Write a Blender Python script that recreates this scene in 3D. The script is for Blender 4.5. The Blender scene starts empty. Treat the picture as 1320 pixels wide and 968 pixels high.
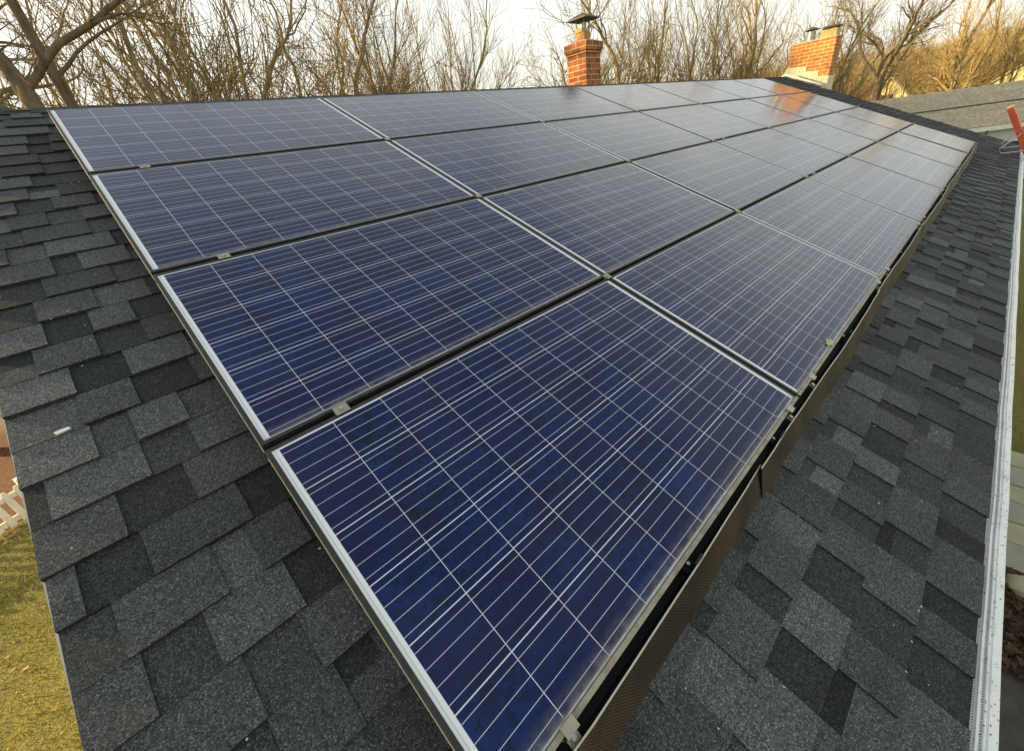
import bpy, math, random
import numpy as np
from mathutils import Vector, Matrix

sc = bpy.context.scene
R = math.radians

# ------------------------------------------------------------------ camera
cam_d = bpy.data.cameras.new('camera')
cam = bpy.data.objects.new('camera', cam_d)
sc.collection.objects.link(cam)
sc.camera = cam
cam_d.sensor_width = 36.0
cam_d.lens = 523.3 * 36 / 1320
cam_d.clip_start = 0.02
cam_d.clip_end = 3000
right = Vector((0.7112, -0.6920, -0.1235))
down = Vector((-0.4253, -0.2837, -0.8594))
fwd = Vector((0.5597, 0.6638, -0.4961))
right.normalize(); fwd.normalize(); up = right.cross(fwd); up.normalize(); fwd = up.cross(right)
m3 = Matrix((right, up, -fwd)).transposed()
cam.matrix_world = Matrix.Translation((-0.0503, -3.955, -0.5035)) @ m3.to_4x4()

# ------------------------------------------------------------------ light
SUN_EL, SUN_AZ = 15.0, 133.0
w = bpy.data.worlds.new('World'); sc.world = w; w.use_nodes = True
nt = w.node_tree; nt.nodes.clear()
wo = nt.nodes.new('ShaderNodeOutputWorld'); bg = nt.nodes.new('ShaderNodeBackground')
sky = nt.nodes.new('ShaderNodeTexSky'); sky.sky_type = 'NISHITA'; sky.sun_disc = False
sky.sun_elevation = R(SUN_EL); sky.sun_rotation = R(90 - SUN_AZ)
sky.dust_density = 2.0; sky.air_density = 1.0
tc = nt.nodes.new('ShaderNodeTexCoord')
mp = nt.nodes.new('ShaderNodeMapping'); mp.inputs['Scale'].default_value = (1.5, 1.5, 4.0)
nz = nt.nodes.new('ShaderNodeTexNoise'); nz.inputs['Scale'].default_value = 1.8; nz.inputs['Detail'].default_value = 5
rp = nt.nodes.new('ShaderNodeMapRange'); rp.inputs[1].default_value = 0.30; rp.inputs[2].default_value = 0.62
rp.inputs[3].default_value = 0.52; rp.inputs[4].default_value = 0.98
mx = nt.nodes.new('ShaderNodeMix'); mx.data_type = 'RGBA'
# overcast layer: brighter overhead than at the horizon
sxyz = nt.nodes.new('ShaderNodeSeparateXYZ'); el = nt.nodes.new('ShaderNodeMapRange'); el.inputs[1].default_value = 0.05; el.inputs[2].default_value = 0.9
el.inputs[3].default_value = 0.55; el.inputs[4].default_value = 0.95
vm = nt.nodes.new('ShaderNodeVectorMath'); vm.operation = 'SCALE'; vm.inputs[0].default_value = (10.2, 10.1, 8.9)
nt.links.new(tc.outputs['Generated'], sxyz.inputs[0]); nt.links.new(sxyz.outputs[2], el.inputs[0]); nt.links.new(el.outputs[0], vm.inputs['Scale'])
nt.links.new(vm.outputs[0], mx.inputs[7])
nt.links.new(tc.outputs['Generated'], mp.inputs['Vector']); nt.links.new(mp.outputs[0], nz.inputs['Vector'])
nt.links.new(nz.outputs[0], rp.inputs[0]); thin = nt.nodes.new('ShaderNodeMapRange'); thin.inputs[1].default_value = 0.30; thin.inputs[2].default_value = 0.75
thin.inputs[3].default_value = 1.0; thin.inputs[4].default_value = 0.27
mul = nt.nodes.new('ShaderNodeMath'); mul.operation = 'MULTIPLY'
nt.links.new(sxyz.outputs[2], thin.inputs[0]); nt.links.new(rp.outputs[0], mul.inputs[0]); nt.links.new(thin.outputs[0], mul.inputs[1]); nt.links.new(mul.outputs[0], mx.inputs[0])
nt.links.new(sky.outputs[0], mx.inputs[6]); nt.links.new(mx.outputs[2], bg.inputs['Color'])
bg.inputs['Strength'].default_value = 0.10
nt.links.new(bg.outputs[0], wo.inputs['Surface'])

sd = bpy.data.lights.new('sun', 'SUN'); so = bpy.data.objects.new('sun', sd); sc.collection.objects.link(so)
sd.energy = 5.0; sd.angle = R(0.6); sd.color = (1.0, 0.75, 0.36)
sv = Vector((math.cos(R(SUN_EL)) * math.cos(R(SUN_AZ)), math.cos(R(SUN_EL)) * math.sin(R(SUN_AZ)), math.sin(R(SUN_EL))))
so.rotation_euler = sv.to_track_quat('Z', 'Y').to_euler()
so.location = sv * 50

sc.view_settings.view_transform = 'Standard'; sc.view_settings.look = 'None'
sc.view_settings.exposure = 1.02; sc.view_settings.gamma = 1.0
sc.cycles.max_bounces = 6; sc.cycles.diffuse_bounces = 3; sc.cycles.glossy_bounces = 3
sc.cycles.transmission_bounces = 2; sc.cycles.transparent_max_bounces = 4
sc.cycles.sample_clamp_indirect = 6

# ------------------------------------------------------------------ node helper
class X:
    """small arithmetic wrapper over node sockets"""
    def __init__(s, nt, sock): s.nt = nt; s.s = sock
    def _m(s, op, *a):
        n = s.nt.nodes.new('ShaderNodeMath'); n.operation = op
        for i, v in enumerate((s,) + a):
            if isinstance(v, X): s.nt.links.new(v.s, n.inputs[i])
            else: n.inputs[i].default_value = v
        return X(s.nt, n.outputs[0])
    def __add__(s, o): return s._m('ADD', o)
    def __sub__(s, o): return s._m('SUBTRACT', o)
    def __mul__(s, o): return s._m('MULTIPLY', o)
    def __truediv__(s, o): return s._m('DIVIDE', o)
    def lt(s, o): return s._m('LESS_THAN', o)
    def gt(s, o): return s._m('GREATER_THAN', o)
    def fr(s): return s._m('FRACT')
    def fl(s): return s._m('FLOOR')
    def ab(s): return s._m('ABSOLUTE')
    def mn(s, o): return s._m('MINIMUM', o)
    def mxx(s, o): return s._m('MAXIMUM', o)
    def rng(s, a, b, c=0.0, d=1.0):
        n = s.nt.nodes.new('ShaderNodeMapRange'); s.nt.links.new(s.s, n.inputs[0])
        for i, v in enumerate((a, b, c, d)): n.inputs[i + 1].default_value = v
        return X(s.nt, n.outputs[0])

class Mat:
    def __init__(s, name):
        s.m = bpy.data.materials.new(name); s.m.use_nodes = True
        s.nt = s.m.node_tree; s.b = s.nt.nodes['Principled BSDF']
    def new(s, t): return s.nt.nodes.new(t)
    def coord(s, kind='Object'):
        return s.new('ShaderNodeTexCoord').outputs[kind]
    def uv(s):
        n = s.new('ShaderNodeSeparateXYZ'); s.nt.links.new(s.coord('UV'), n.inputs[0])
        return X(s.nt, n.outputs[0]), X(s.nt, n.outputs[1])
    def noise(s, scale, detail=3, vec=None, rough=0.5, stretch=None):
        n = s.new('ShaderNodeTexNoise'); n.inputs['Scale'].default_value = scale
        n.inputs['Detail'].default_value = detail; n.inputs['Roughness'].default_value = rough
        v = vec or s.coord()
        if stretch:
            q = s.new('ShaderNodeMapping'); q.inputs['Scale'].default_value = stretch
            s.nt.links.new(v, q.inputs['Vector']); v = q.outputs[0]
        s.nt.links.new(v, n.inputs['Vector'])
        return X(s.nt, n.outputs[0])
    def voro(s, scale, vec=None, out='Distance', feat='F1'):
        n = s.new('ShaderNodeTexVoronoi'); n.inputs['Scale'].default_value = scale; n.feature = feat
        s.nt.links.new(vec or s.coord(), n.inputs['Vector'])
        return n.outputs[out]
    def mix(s, f, a, b, mode='MIX'):
        n = s.new('ShaderNodeMix'); n.data_type = 'RGBA'; n.blend_type = mode
        for i, v in ((0, f), (6, a), (7, b)):
            if isinstance(v, X): s.nt.links.new(v.s, n.inputs[i])
            elif isinstance(v, bpy.types.NodeSocket): s.nt.links.new(v, n.inputs[i])
            elif i == 0: n.inputs[0].default_value = v
            else: n.inputs[i].default_value = (*v, 1)
        return n.outputs[2]
    def set(s, key, v):
        i = s.b.inputs[key]
        if isinstance(v, X): s.nt.links.new(v.s, i)
        elif isinstance(v, bpy.types.NodeSocket): s.nt.links.new(v, i)
        elif isinstance(v, tuple) and len(v) == 3: i.default_value = (*v, 1)
        else: i.default_value = v
    def bump(s, h, strength=0.3, dist=0.01):
        n = s.new('ShaderNodeBump'); n.inputs['Strength'].default_value = strength
        n.inputs['Distance'].default_value = dist
        s.nt.links.new(h.s if isinstance(h, X) else h, n.inputs['Height'])
        s.nt.links.new(n.outputs[0], s.b.inputs['Normal'])
    def attr(s, name):
        n = s.new('ShaderNodeAttribute'); n.attribute_name = name; return n

def two_tone(name, a, b, scale=8, rough=0.7, metal=0.0, bump=0.0, detail=4, bd=0.005, lo=.35, hi=.65):
    M = Mat(name); f = M.noise(scale, detail).rng(lo, hi)
    M.set('Base Color', M.mix(f, a, b)); M.set('Roughness', rough); M.set('Metallic', metal)
    if bump: M.bump(M.noise(scale * 4, 4), bump, bd)
    return M.m

# ------------------------------------------------------------------ mesh helper
class MB:
    def __init__(s): s.v = []; s.f = []; s.mi = []; s.uv = []; s.c = []
    def quad(s, a, b, c, d, uv=None, col=0.5, mi=0):
        i = len(s.v); s.v += [tuple(a), tuple(b), tuple(c), tuple(d)]; s.f.append((i, i + 1, i + 2, i + 3))
        s.uv += uv or [(0, 0), (1, 0), (1, 1), (0, 1)]; s.c += [col] * 4; s.mi.append(mi)
    def poly(s, pts, col=0.5, mi=0, uv=None):
        i = len(s.v); s.v += [tuple(p) for p in pts]; s.f.append(tuple(range(i, i + len(pts))))
        s.uv += uv or [(p[0], p[1]) for p in pts]; s.c += [col] * len(pts); s.mi.append(mi)
    def box(s, lo, hi, f=None, mi=0, col=0.5):
        """box lo..hi in a frame given by f(x,y,z); UVs in metres along each face"""
        f = f or (lambda x, y, z: (x, y, z))
        (x0, y0, z0), (x1, y1, z1) = lo, hi
        P = lambda x, y, z: f(x, y, z)
        s.quad(P(x0, y0, z1), P(x1, y0, z1), P(x1, y1, z1), P(x0, y1, z1), [(x0, y0), (x1, y0), (x1, y1), (x0, y1)], col, mi)
        s.quad(P(x0, y1, z0), P(x1, y1, z0), P(x1, y0, z0), P(x0, y0, z0), [(x0, y1), (x1, y1), (x1, y0), (x0, y0)], col, mi)
        s.quad(P(x0, y0, z0), P(x1, y0, z0), P(x1, y0, z1), P(x0, y0, z1), [(x0, z0), (x1, z0), (x1, z1), (x0, z1)], col, mi)
        s.quad(P(x1, y1, z0), P(x0, y1, z0), P(x0, y1, z1), P(x1, y1, z1), [(x1, z0), (x0, z0), (x0, z1), (x1, z1)], col, mi)
        s.quad(P(x0, y1, z0), P(x0, y0, z0), P(x0, y0, z1), P(x0, y1, z1), [(y1 + .1, z0), (y0 + .1, z0), (y0 + .1, z1), (y1 + .1, z1)], col, mi)
        s.quad(P(x1, y0, z0), P(x1, y1, z0), P(x1, y1, z1), P(x1, y0, z1), [(y0 + .1, z0), (y1 + .1, z0), (y1 + .1, z1), (y0 + .1, z1)], col, mi)
    def tube(s, pts, rad, n=6, cap=True, col=0.5):
        pts = [Vector(p) for p in pts]
        if not isinstance(rad, (list, tuple)): rad = [rad] * len(pts)
        base = len(s.v); prev = None
        for k, p in enumerate(pts):
            d = (pts[min(k + 1, len(pts) - 1)] - pts[max(k - 1, 0)]).normalized()
            if prev is None: a = d.orthogonal().normalized()
            else: a = (prev - d * prev.dot(d)).normalized()
            prev = a; b = d.cross(a)
            for j in range(n):
                t = 2 * math.pi * j / n
                s.v.append(tuple(p + (a * math.cos(t) + b * math.sin(t)) * rad[k]))
        for k in range(len(pts) - 1):
            for j in range(n):
                i0 = base + k * n + j; i1 = base + k * n + (j + 1) % n
                s.f.append((i0, i1, i1 + n, i0 + n)); s.mi.append(0)
                s.uv += [(0, 0)] * 4; s.c += [col] * 4
        if cap:
            s.f.append(tuple(base + j for j in range(n))[::-1]); s.f.append(tuple(base + (len(pts) - 1) * n + j for j in range(n)))
            s.mi += [0, 0]; s.uv += [(0, 0)] * 2 * n; s.c += [col] * 2 * n
    def build(s, name, mats, parent=None, smooth=False, bevel=0):
        me = bpy.data.meshes.new(name); me.from_pydata(s.v, [], s.f)
        if not isinstance(mats, (list, tuple)): mats = [mats]
        for m in mats: me.materials.append(m)
        if len(s.mi) == len(me.polygons): me.polygons.foreach_set('material_index', s.mi)
        if len(s.uv) == len(me.loops):
            l = me.uv_layers.new(name='UVMap'); l.data.foreach_set('uv', np.array(s.uv, dtype=np.float32).ravel())
            a = me.attributes.new('tone', 'FLOAT', 'CORNER'); a.data.foreach_set('value', np.array(s.c, dtype=np.float32))
        if smooth: me.polygons.foreach_set('use_smooth', [True] * len(me.polygons))
        me.update()
        o = bpy.data.objects.new(name, me); sc.collection.objects.link(o)
        if parent: o.parent = parent
        if bevel:
            b = o.modifiers.new('bevel', 'BEVEL'); b.width = bevel; b.segments = 2; b.limit_method = 'ANGLE'
        return o

def tag(o, label, cat, group=None):
    o['label'] = label; o['category'] = cat
    if group: o['group'] = group
    return o
def thing(name, label, cat, loc=(0, 0, 0), rz=0, group=None):
    o = bpy.data.objects.new(name, None); sc.collection.objects.link(o); o.location = loc; o.rotation_euler = (0, 0, rz)
    o.empty_display_size = .2
    return tag(o, label, cat, group)
def copy_tree(o, parent=None):
    c = o.copy(); sc.collection.objects.link(c)
    if parent: c.parent = parent
    for ch in [x for x in sc.objects if x.parent == o]: copy_tree(ch, c)
    return c

# ------------------------------------------------------------------ roof frame
A = R(22.6)
CU = Vector((1, 0, 0)); CV = Vector((0, -math.cos(A), -math.sin(A))); CN = Vector((0, -math.sin(A), math.cos(A)))
def rf(u, v, h): return tuple(CU * u + CV * v + CN * h)     # u along ridge, v down the slope, h above the glass
SH = -0.13            # shingle surface
VR, VE = -0.47, 4.74  # ridge, eave
U0, U1 = -0.505, 14.72
RY, RZ = rf(0, VR, SH)[1], rf(0, VR, SH)[2]
EY, EZ = rf(0, VE, SH)[1], rf(0, VE, SH)[2]
G = -5.0
def rb(u, v, h):      # rear slope, mirrored about the ridge
    x, y, z = rf(u, v, h); return (x, 2 * RY - y, z)

# ------------------------------------------------------------------ materials
def shingle_mat():
    M = Mat('shingle_granules'); t = X(M.nt, M.attr('tone').outputs['Fac'])
    c = M.mix(t, (.0068, .0080, .0083), (.104, .109, .107))
    g1 = X(M.nt, M.voro(290, out='Color')); sp = M.new('ShaderNodeSeparateColor'); M.nt.links.new(g1.s, sp.inputs[0])
    r = X(M.nt, sp.outputs[0])
    sp2 = M.new('ShaderNodeSeparateColor'); M.nt.links.new(M.voro(560, out='Color'), sp2.inputs[0])
    r2 = X(M.nt, sp2.outputs[0])
    gr = (r * .55 + r2 * .45).rng(.15, .9, .36, 1.75)
    gr = gr + r2.gt(.90) * r.gt(.5) * 2.0
    big = M.noise(2.2, 3).rng(.3, .7, .86, 1.14)
    k = gr * big
    cc = M.new('ShaderNodeCombineColor')
    for i in range(3): M.nt.links.new(k.s, cc.inputs[i])
    col = M.mix(1.0, c, cc.outputs[0], 'MULTIPLY')
    warm = M.noise(1.1, 2).rng(.5, .75, 0, .25)
    col = M.mix(warm, col, M.mix(1.0, col, (1.12, 1.0, .86), 'MULTIPLY'))
    M.set('Base Color', col); M.set('Roughness', .9); M.set('Specular IOR Level', .25)
    M.bump(r * .6 + r2 * .4, .55, .0022); return M.m
m_shingle = shingle_mat()

def glass_mat():
    M = Mat('solar_cells_under_glass'); u, v = M.uv()
    W, H, mx_, my_ = 1.632, .958, .018, .0045
    px, py = (W - 2 * mx_) / 10, (H - 2 * my_) / 6
    cx = (u - mx_) / px; cy = (v - my_) / py
    gx = cx.fr(); gy = cy.fr()
    # slight placement error of each cell column
    wn = M.new('ShaderNodeTexWhiteNoise'); wn.noise_dimensions = '2D'
    cmb = M.new('ShaderNodeCombineXYZ'); M.nt.links.new(cx.fl().s, cmb.inputs[0])
    oi = M.new('ShaderNodeObjectInfo'); M.nt.links.new(oi.outputs['Random'], cmb.inputs[1]); M.nt.links.new(cmb.outputs[0], wn.inputs['Vector'])
    jit = (X(M.nt, wn.outputs['Value']) - .5) * .022
    gyb = (cy + jit).fr()
    ex = gx.mn(gx * -1 + 1) * px; ey = gyb.mn(gyb * -1 + 1) * py
    gapx = ex.lt(.00095); gapy = ey.lt(.0014)
    bus = ((gyb * 4).fr() - .5).ab() * (py / 4); bus = bus.lt(.00085)
    marg = (u.lt(mx_) + u.gt(W - mx_) + v.lt(my_) + v.gt(H - my_)).mn(1.0)
    # cell tone
    wn2 = M.new('ShaderNodeTexWhiteNoise'); wn2.noise_dimensions = '3D'
    c3 = M.new('ShaderNodeCombineXYZ'); M.nt.links.new(cx.fl().s, c3.inputs[0]); M.nt.links.new(cy.fl().s, c3.inputs[1]); M.nt.links.new(oi.outputs['Random'], c3.inputs[2])
    M.nt.links.new(c3.outputs[0], wn2.inputs['Vector'])
    cell = X(M.nt, wn2.outputs['Value'])
    cry = M.new('ShaderNodeSeparateColor'); M.nt.links.new(M.voro(70, vec=M.coord('UV'), out='Color'), cry.inputs[0])
    f = cell * .38 + X(M.nt, cry.outputs[0]) * .62
    col = M.mix(f, (.0010, .0060, .028), (.0036, .0215, .128))
    col = M.mix(cell.gt(.55) * .5, col, (.0055, .0060, .034))
    blot = M.noise(7, 4, vec=M.coord('UV')).rng(.48, .72, 0, .6); col = M.mix(blot, col, (.0055, .0055, .024))
    col = M.mix(bus * .9, col, (.50, .54, .60))
    col = M.mix(gapx, col, (.60, .64, .68)); col = M.mix(gapy, col, (.64, .68, .73))
    col = M.mix(marg, col, (.74, .77, .76))
    ribbon = ((u - .0075).ab().lt(.002) + (u - (W - .0075)).ab().lt(.002)).mn(1.0)
    col = M.mix(ribbon * .5, col, (.38, .40, .40))
    dust = M.noise(3.1, 5, stretch=(1, 1, 1)).rng(.42, .8, .0, .025)
    spots = M.noise(60, 2).rng(.74, .80, 0, .35)
    low = (v.rng(H - .045, H, 0, 1) * M.noise(34, 4).rng(.25, .75)) * .55
    low2 = v.rng(H - .012, H, 0, 1) * .55
    d = (dust + spots + low + low2).mn(.8)
    col = M.mix(d, col, (.27, .25, .20))
    M.set('Base Color', col)
    M.set('Roughness', (d * .5 + M.noise(2.2, 4).rng(.3, .7, .10, .17)).mn(.6)); M.set('IOR', 1.37)
    M.bump(M.noise(900, 2), .05, .0005)
    return M.m
m_glass = glass_mat()
def alu(name, c, rough, dirt=(.2, .18, .14), amt=.4, metal=.85):
    M = Mat(name); f = M.noise(30, 4).rng(.45, .75, 0, amt)
    M.set('Base Color', M.mix(f, c, dirt)); M.set('Roughness', rough); M.set('Metallic', metal)
    return M.m
m_frame = alu('dark_anodised_frame', (.028, .030, .027), .45, (.09, .085, .065), amt=.4, metal=.3)
m_clamp = alu('brushed_clamp_metal', (.44, .39, .29), .45)
m_bolt = alu('zinc_bolt', (.50, .50, .48), .35, amt=.35)
m_rail = alu('black_rail', (.008, .008, .008), .8, (.015, .013, .01), metal=0)
m_dustframe = alu('dusty_aluminium', (.33, .30, .22), .6, (.16, .13, .09), .8, .25)
m_trim = alu('pale_trim', (.62, .58, .46), .5, amt=.3, metal=.3)
def guard_mat():
    M = Mat('perforated_bronze_mesh'); u, v = M.uv()
    s = .0105
    a = ((u / s + v / s).fr() - .5).ab(); b = ((u / s - v / s).fr() - .5).ab()
    hole = (a.gt(.20) * b.gt(.20))
    n = M.noise(5, 4).rng(.35, .65)
    col = M.mix(n, (.062, .045, .028), (.125, .094, .060))
    M.set('Base Color', M.mix(hole * .85, col, (.008, .007, .006))); M.set('Roughness', .5); M.set('Metallic', .35)
    M.bump(hole * -1, .4, .001)
    return M.m
m_guard = guard_mat()
def gutter_mat():
    M = Mat('white_perforated_aluminium'); u, v = M.uv()
    s = .0085
    du = ((u / s).fr() - .5); dv = ((v / s).fr() - .5)
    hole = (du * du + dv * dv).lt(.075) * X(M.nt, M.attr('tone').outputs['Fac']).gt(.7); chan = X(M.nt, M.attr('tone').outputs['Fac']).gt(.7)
    dirt = M.noise(9, 6, rough=.7).rng(.50, .72, 0, .45)
    sp = M.noise(75, 2).rng(.66, .70)
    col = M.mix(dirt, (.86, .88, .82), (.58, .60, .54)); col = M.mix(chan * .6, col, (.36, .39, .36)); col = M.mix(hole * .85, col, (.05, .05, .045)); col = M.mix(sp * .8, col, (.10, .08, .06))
    M.set('Base Color', col); M.set('Roughness', .45); M.set('Metallic', .1); return M.m
m_gutter = gutter_mat()
def brick_mat(name, c1, c2, mortar):
    M = Mat(name); b = M.new('ShaderNodeTexBrick'); M.nt.links.new(M.coord('UV'), b.inputs['Vector'])
    b.inputs['Scale'].default_value = 1; b.inputs['Brick Width'].default_value = .205; b.inputs['Row Height'].default_value = .0765
    b.inputs['Mortar Size'].default_value = .006; b.inputs['Mortar Smooth'].default_value = .1; b.inputs['Bias'].default_value = -.1
    b.inputs['Color1'].default_value = (*c1, 1); b.inputs['Color2'].default_value = (*c2, 1); b.inputs['Mortar'].default_value = (*mortar, 1)
    n = M.noise(22, 5).rng(.3, .7, .66, 1.15) * M.noise(3.5, 4).rng(.32, .6, .62, 1.0); cc = M.new('ShaderNodeCombineColor')
    for i in range(3): M.nt.links.new(n.s, cc.inputs[i])
    M.set('Base Color', M.mix(1.0, b.outputs['Color'], cc.outputs[0], 'MULTIPLY')); M.set('Roughness', .9)
    M.bump((X(M.nt, b.outputs['Fac']) * -1) + M.noise(70, 3) * .3, .7, .006); return M.m
m_brick = brick_mat('red_brick', (.46, .15, .038), (.27, .075, .024), (.60, .48, .31))
m_brick2 = brick_mat('orange_brick', (.62, .235, .048), (.48, .155, .036), (.74, .62, .38))
m_clay = two_tone('clay_flue', (.46, .24, .08), (.34, .17, .06), 12, .8, bump=.2)
m_clayy = two_tone('pale_clay_flue', (.58, .44, .19), (.44, .32, .13), 12, .8, bump=.2)
m_mortar = two_tone('mortar_wash', (.50, .43, .30), (.36, .30, .2), 25, .9, bump=.5)
m_parge = two_tone('pale_parging', (.80, .72, .50), (.60, .52, .36), 18, .95, bump=.9, bd=.02)
m_darkmetal = two_tone('weathered_dark_cap', (.05, .05, .048), (.11, .10, .09), 15, .55, .4)
m_greymetal = two_tone('galvanised_metal', (.45, .45, .44), (.30, .30, .29), 15, .4, .6)
m_white = two_tone('white_paint', (.78, .78, .74), (.66, .66, .60), 6, .6)
m_siding = two_tone('pale_siding', (.62, .62, .57), (.52, .52, .47), 3, .7)
m_win = Mat('window_glass'); m_win.set('Base Color', (.03, .035, .04)); m_win.set('Roughness', .08); m_win = m_win.m
def bark(name, a, b):
    M = Mat(name); f = M.noise(7, 6, stretch=(1, 1, .35)).rng(.32, .68)
    M.set('Base Color', M.mix(f, a, b)); M.set('Roughness', .95); M.set('Specular IOR Level', .1)
    M.bump(M.noise(24, 5, stretch=(1, 1, .3)), .8, .03); return M.m
m_bark = [bark('bark_grey_brown', (.17, .135, .082), (.36, .295, .185)), bark('bark_dark', (.09, .073, .048), (.21, .17, .11)),
          bark('bark_golden', (.21, .145, .065), (.40, .30, .15))]
def plain(name, c, rough=.9, spec=.1, var=.25, scale=2.0):
    M = Mat(name); f = M.noise(scale, 4).rng(.3, .7)
    M.set('Base Color', M.mix(f, tuple(x * (1 - var) for x in c), tuple(x * (1 + var) for x in c)))
    M.set('Roughness', rough); M.set('Specular IOR Level', spec); return M.m
m_twig = [plain('twig_olive_brown', (.25, .195, .105)), plain('twig_dark', (.155, .12, .07)), plain('twig_golden', (.42, .31, .145)), plain('twig_red', (.27, .095, .045))]
m_leafdry = plain('dry_brown_leaves', (.34, .19, .07)); m_leafred = plain('rust_red_leaves', (.33, .085, .03))
def two_sided(m): return m

# ------------------------------------------------------------------ ground
def ground_mat():
    M = Mat('winter_lawn')
    a = M.noise(.35, 5, rough=.6).rng(.35, .65); b = M.noise(4.5, 6, rough=.7).rng(.38, .62); c = M.noise(38, 4).rng(.3, .7)
    col = M.mix(a, (.15, .165, .026), (.37, .32, .085)); col = M.mix(b * .7, col, (.34, .29, .12)); col = M.mix(c * .45, col, (.06, .07, .014))
    M.set('Base Color', col); M.set('Roughness', .95); M.set('Specular IOR Level', .1); M.bump(M.noise(42, 4) + b, .9, .05); return M.m
m_lawn = ground_mat()
def gz(x, y):
    """ground height: level yard, falling away past the house, rising to a wooded hill"""
    z = G
    t = min(max((x - 18) / 22, 0), 1); z -= 1.0 * t * t * (3 - 2 * t)
    d = max(0.0, x * .92 - y * .25 - 62); z += 5.5 * (1 - math.exp(-d / 60))
    return z
g = MB(); xs = [-600, -300, -120, -60, -30, -12, -4, 0, 6, 12, 18, 22, 26, 30, 34, 38, 42, 50, 60, 70, 80, 95, 110, 130, 160, 200, 260, 400, 800]
ys = [-800, -400, -250, -150, -100, -70, -50, -35, -25, -15, -8, -4, 0, 4, 8, 15, 25, 35, 50, 70, 100, 150, 250, 400, 800]
for i, x in enumerate(xs):
    for y in ys: g.v.append((x, y, gz(x, y)))
n = len(ys)
for i in range(len(xs) - 1):
    for j in range(n - 1): g.f.append((i * n + j, (i + 1) * n + j, (i + 1) * n + j + 1, i * n + j + 1))
go = g.build('ground', m_lawn, smooth=True); go['kind'] = 'structure'

# ------------------------------------------------------------------ the house
house = thing('ranch_house', 'house in the foreground with dark grey asphalt shingle roof under the solar array', 'house', (0, 0, 0))
def shingle_courses(F, seed, u0, u1, v0, v1, e=.1475, under=None):
    rng = random.Random(seed); mb = MB()
    nc = int((v1 - v0) / e) + 1; T0, T1 = .0075, .0065
    for k in range(nc):
        vb = v1 - k * e; va = vb - e
        if va < v0: va = v0
        if vb - va < .01: break
        # breakpoints along the course
        edge0 = u0 + rng.uniform(-.003, .003); edge1 = u1 + rng.uniform(-.003, .003)
        segs = []; u = edge0 - rng.uniform(0, .2); st = rng.random() < .5
        while u < edge1:
            wd = rng.uniform(.12, .23) if st else rng.uniform(.08, .20)
            segs.append([max(u, edge0), min(u + wd, edge1), st]); u += wd
            st = (not st) if rng.random() < .94 else st
        jog = rng.uniform(-.002, .002)
        r_ = rng.random(); course = rng.uniform(-.05, .05)
        last = 0
        for a, b, s_ in segs:
            if b - a < .004: continue
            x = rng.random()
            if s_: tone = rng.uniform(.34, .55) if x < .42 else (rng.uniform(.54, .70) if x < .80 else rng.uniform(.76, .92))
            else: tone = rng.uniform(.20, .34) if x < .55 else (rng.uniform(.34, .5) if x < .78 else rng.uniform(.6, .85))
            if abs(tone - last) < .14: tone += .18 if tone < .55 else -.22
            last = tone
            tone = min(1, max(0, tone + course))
            h = T1 if s_ else 0
            hb = SH + T0 + h; hb2 = hb + (rng.uniform(-.0012, .0020) if s_ else 0); hb += (rng.uniform(-.0012, .0020) if s_ else 0); ha = SH + h * .9 - .0005
            vb_ = vb + jog + (rng.uniform(-.0015, .0015))
            sk = rng.uniform(-.006, .006) if s_ else 0
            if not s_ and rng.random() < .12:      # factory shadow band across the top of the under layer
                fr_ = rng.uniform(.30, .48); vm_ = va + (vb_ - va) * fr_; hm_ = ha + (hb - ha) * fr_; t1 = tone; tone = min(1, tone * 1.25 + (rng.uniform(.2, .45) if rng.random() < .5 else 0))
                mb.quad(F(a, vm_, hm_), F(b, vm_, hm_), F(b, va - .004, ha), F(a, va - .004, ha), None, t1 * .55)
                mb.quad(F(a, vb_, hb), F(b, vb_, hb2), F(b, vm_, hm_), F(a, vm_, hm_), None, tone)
            else:
                mb.quad(F(a, vb_, hb), F(b, vb_, hb2), F(b, va - .004, ha), F(a, va - .004, ha), None, tone)
            mb.quad(F(a, vb_, SH - .004), F(b, vb_, SH - .004), F(b, vb_, hb2), F(a, vb_, hb), None, tone * .35)  # butt face coloured darker to paint the shadow line under each course
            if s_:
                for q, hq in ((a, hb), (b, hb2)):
                    mb.quad(F(q, vb_, SH), F(q, va, SH - .004), F(q, va, ha), F(q, vb_, hq), None, tone * .35)  # tab sides coloured darker too, as painted side shadow lines
    return mb
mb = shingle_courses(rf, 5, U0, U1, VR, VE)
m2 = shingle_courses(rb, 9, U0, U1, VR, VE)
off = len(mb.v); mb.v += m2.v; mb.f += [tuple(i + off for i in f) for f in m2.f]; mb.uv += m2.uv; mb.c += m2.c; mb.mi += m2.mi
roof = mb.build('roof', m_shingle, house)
# ridge cap shingles
rc = MB(); u = U0; rr = random.Random(3)
while u < U1:
    t = rr.uniform(.15, .5); b = min(u + .16, U1)
    for F in (rf, rb):
        rc.quad(F(u, VR - .003, SH + .012), F(b, VR - .003, SH + .006), F(b, VR + .10, SH + .006), F(u, VR + .10, SH + .012), None, t)
        rc.quad(F(u, VR - .003, SH + .004), F(u, VR - .003, SH + .012), F(u, VR + .10, SH + .012), F(u, VR + .10, SH + .004), None, t * .4)
        rc.quad(F(u, VR + .10, SH), F(b, VR + .10, SH), F(b, VR + .10, SH + .006), F(u, VR + .10, SH + .012), None, t * .4)
    u += .145
rc.build('ridge_cap', m_shingle, house)
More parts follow.
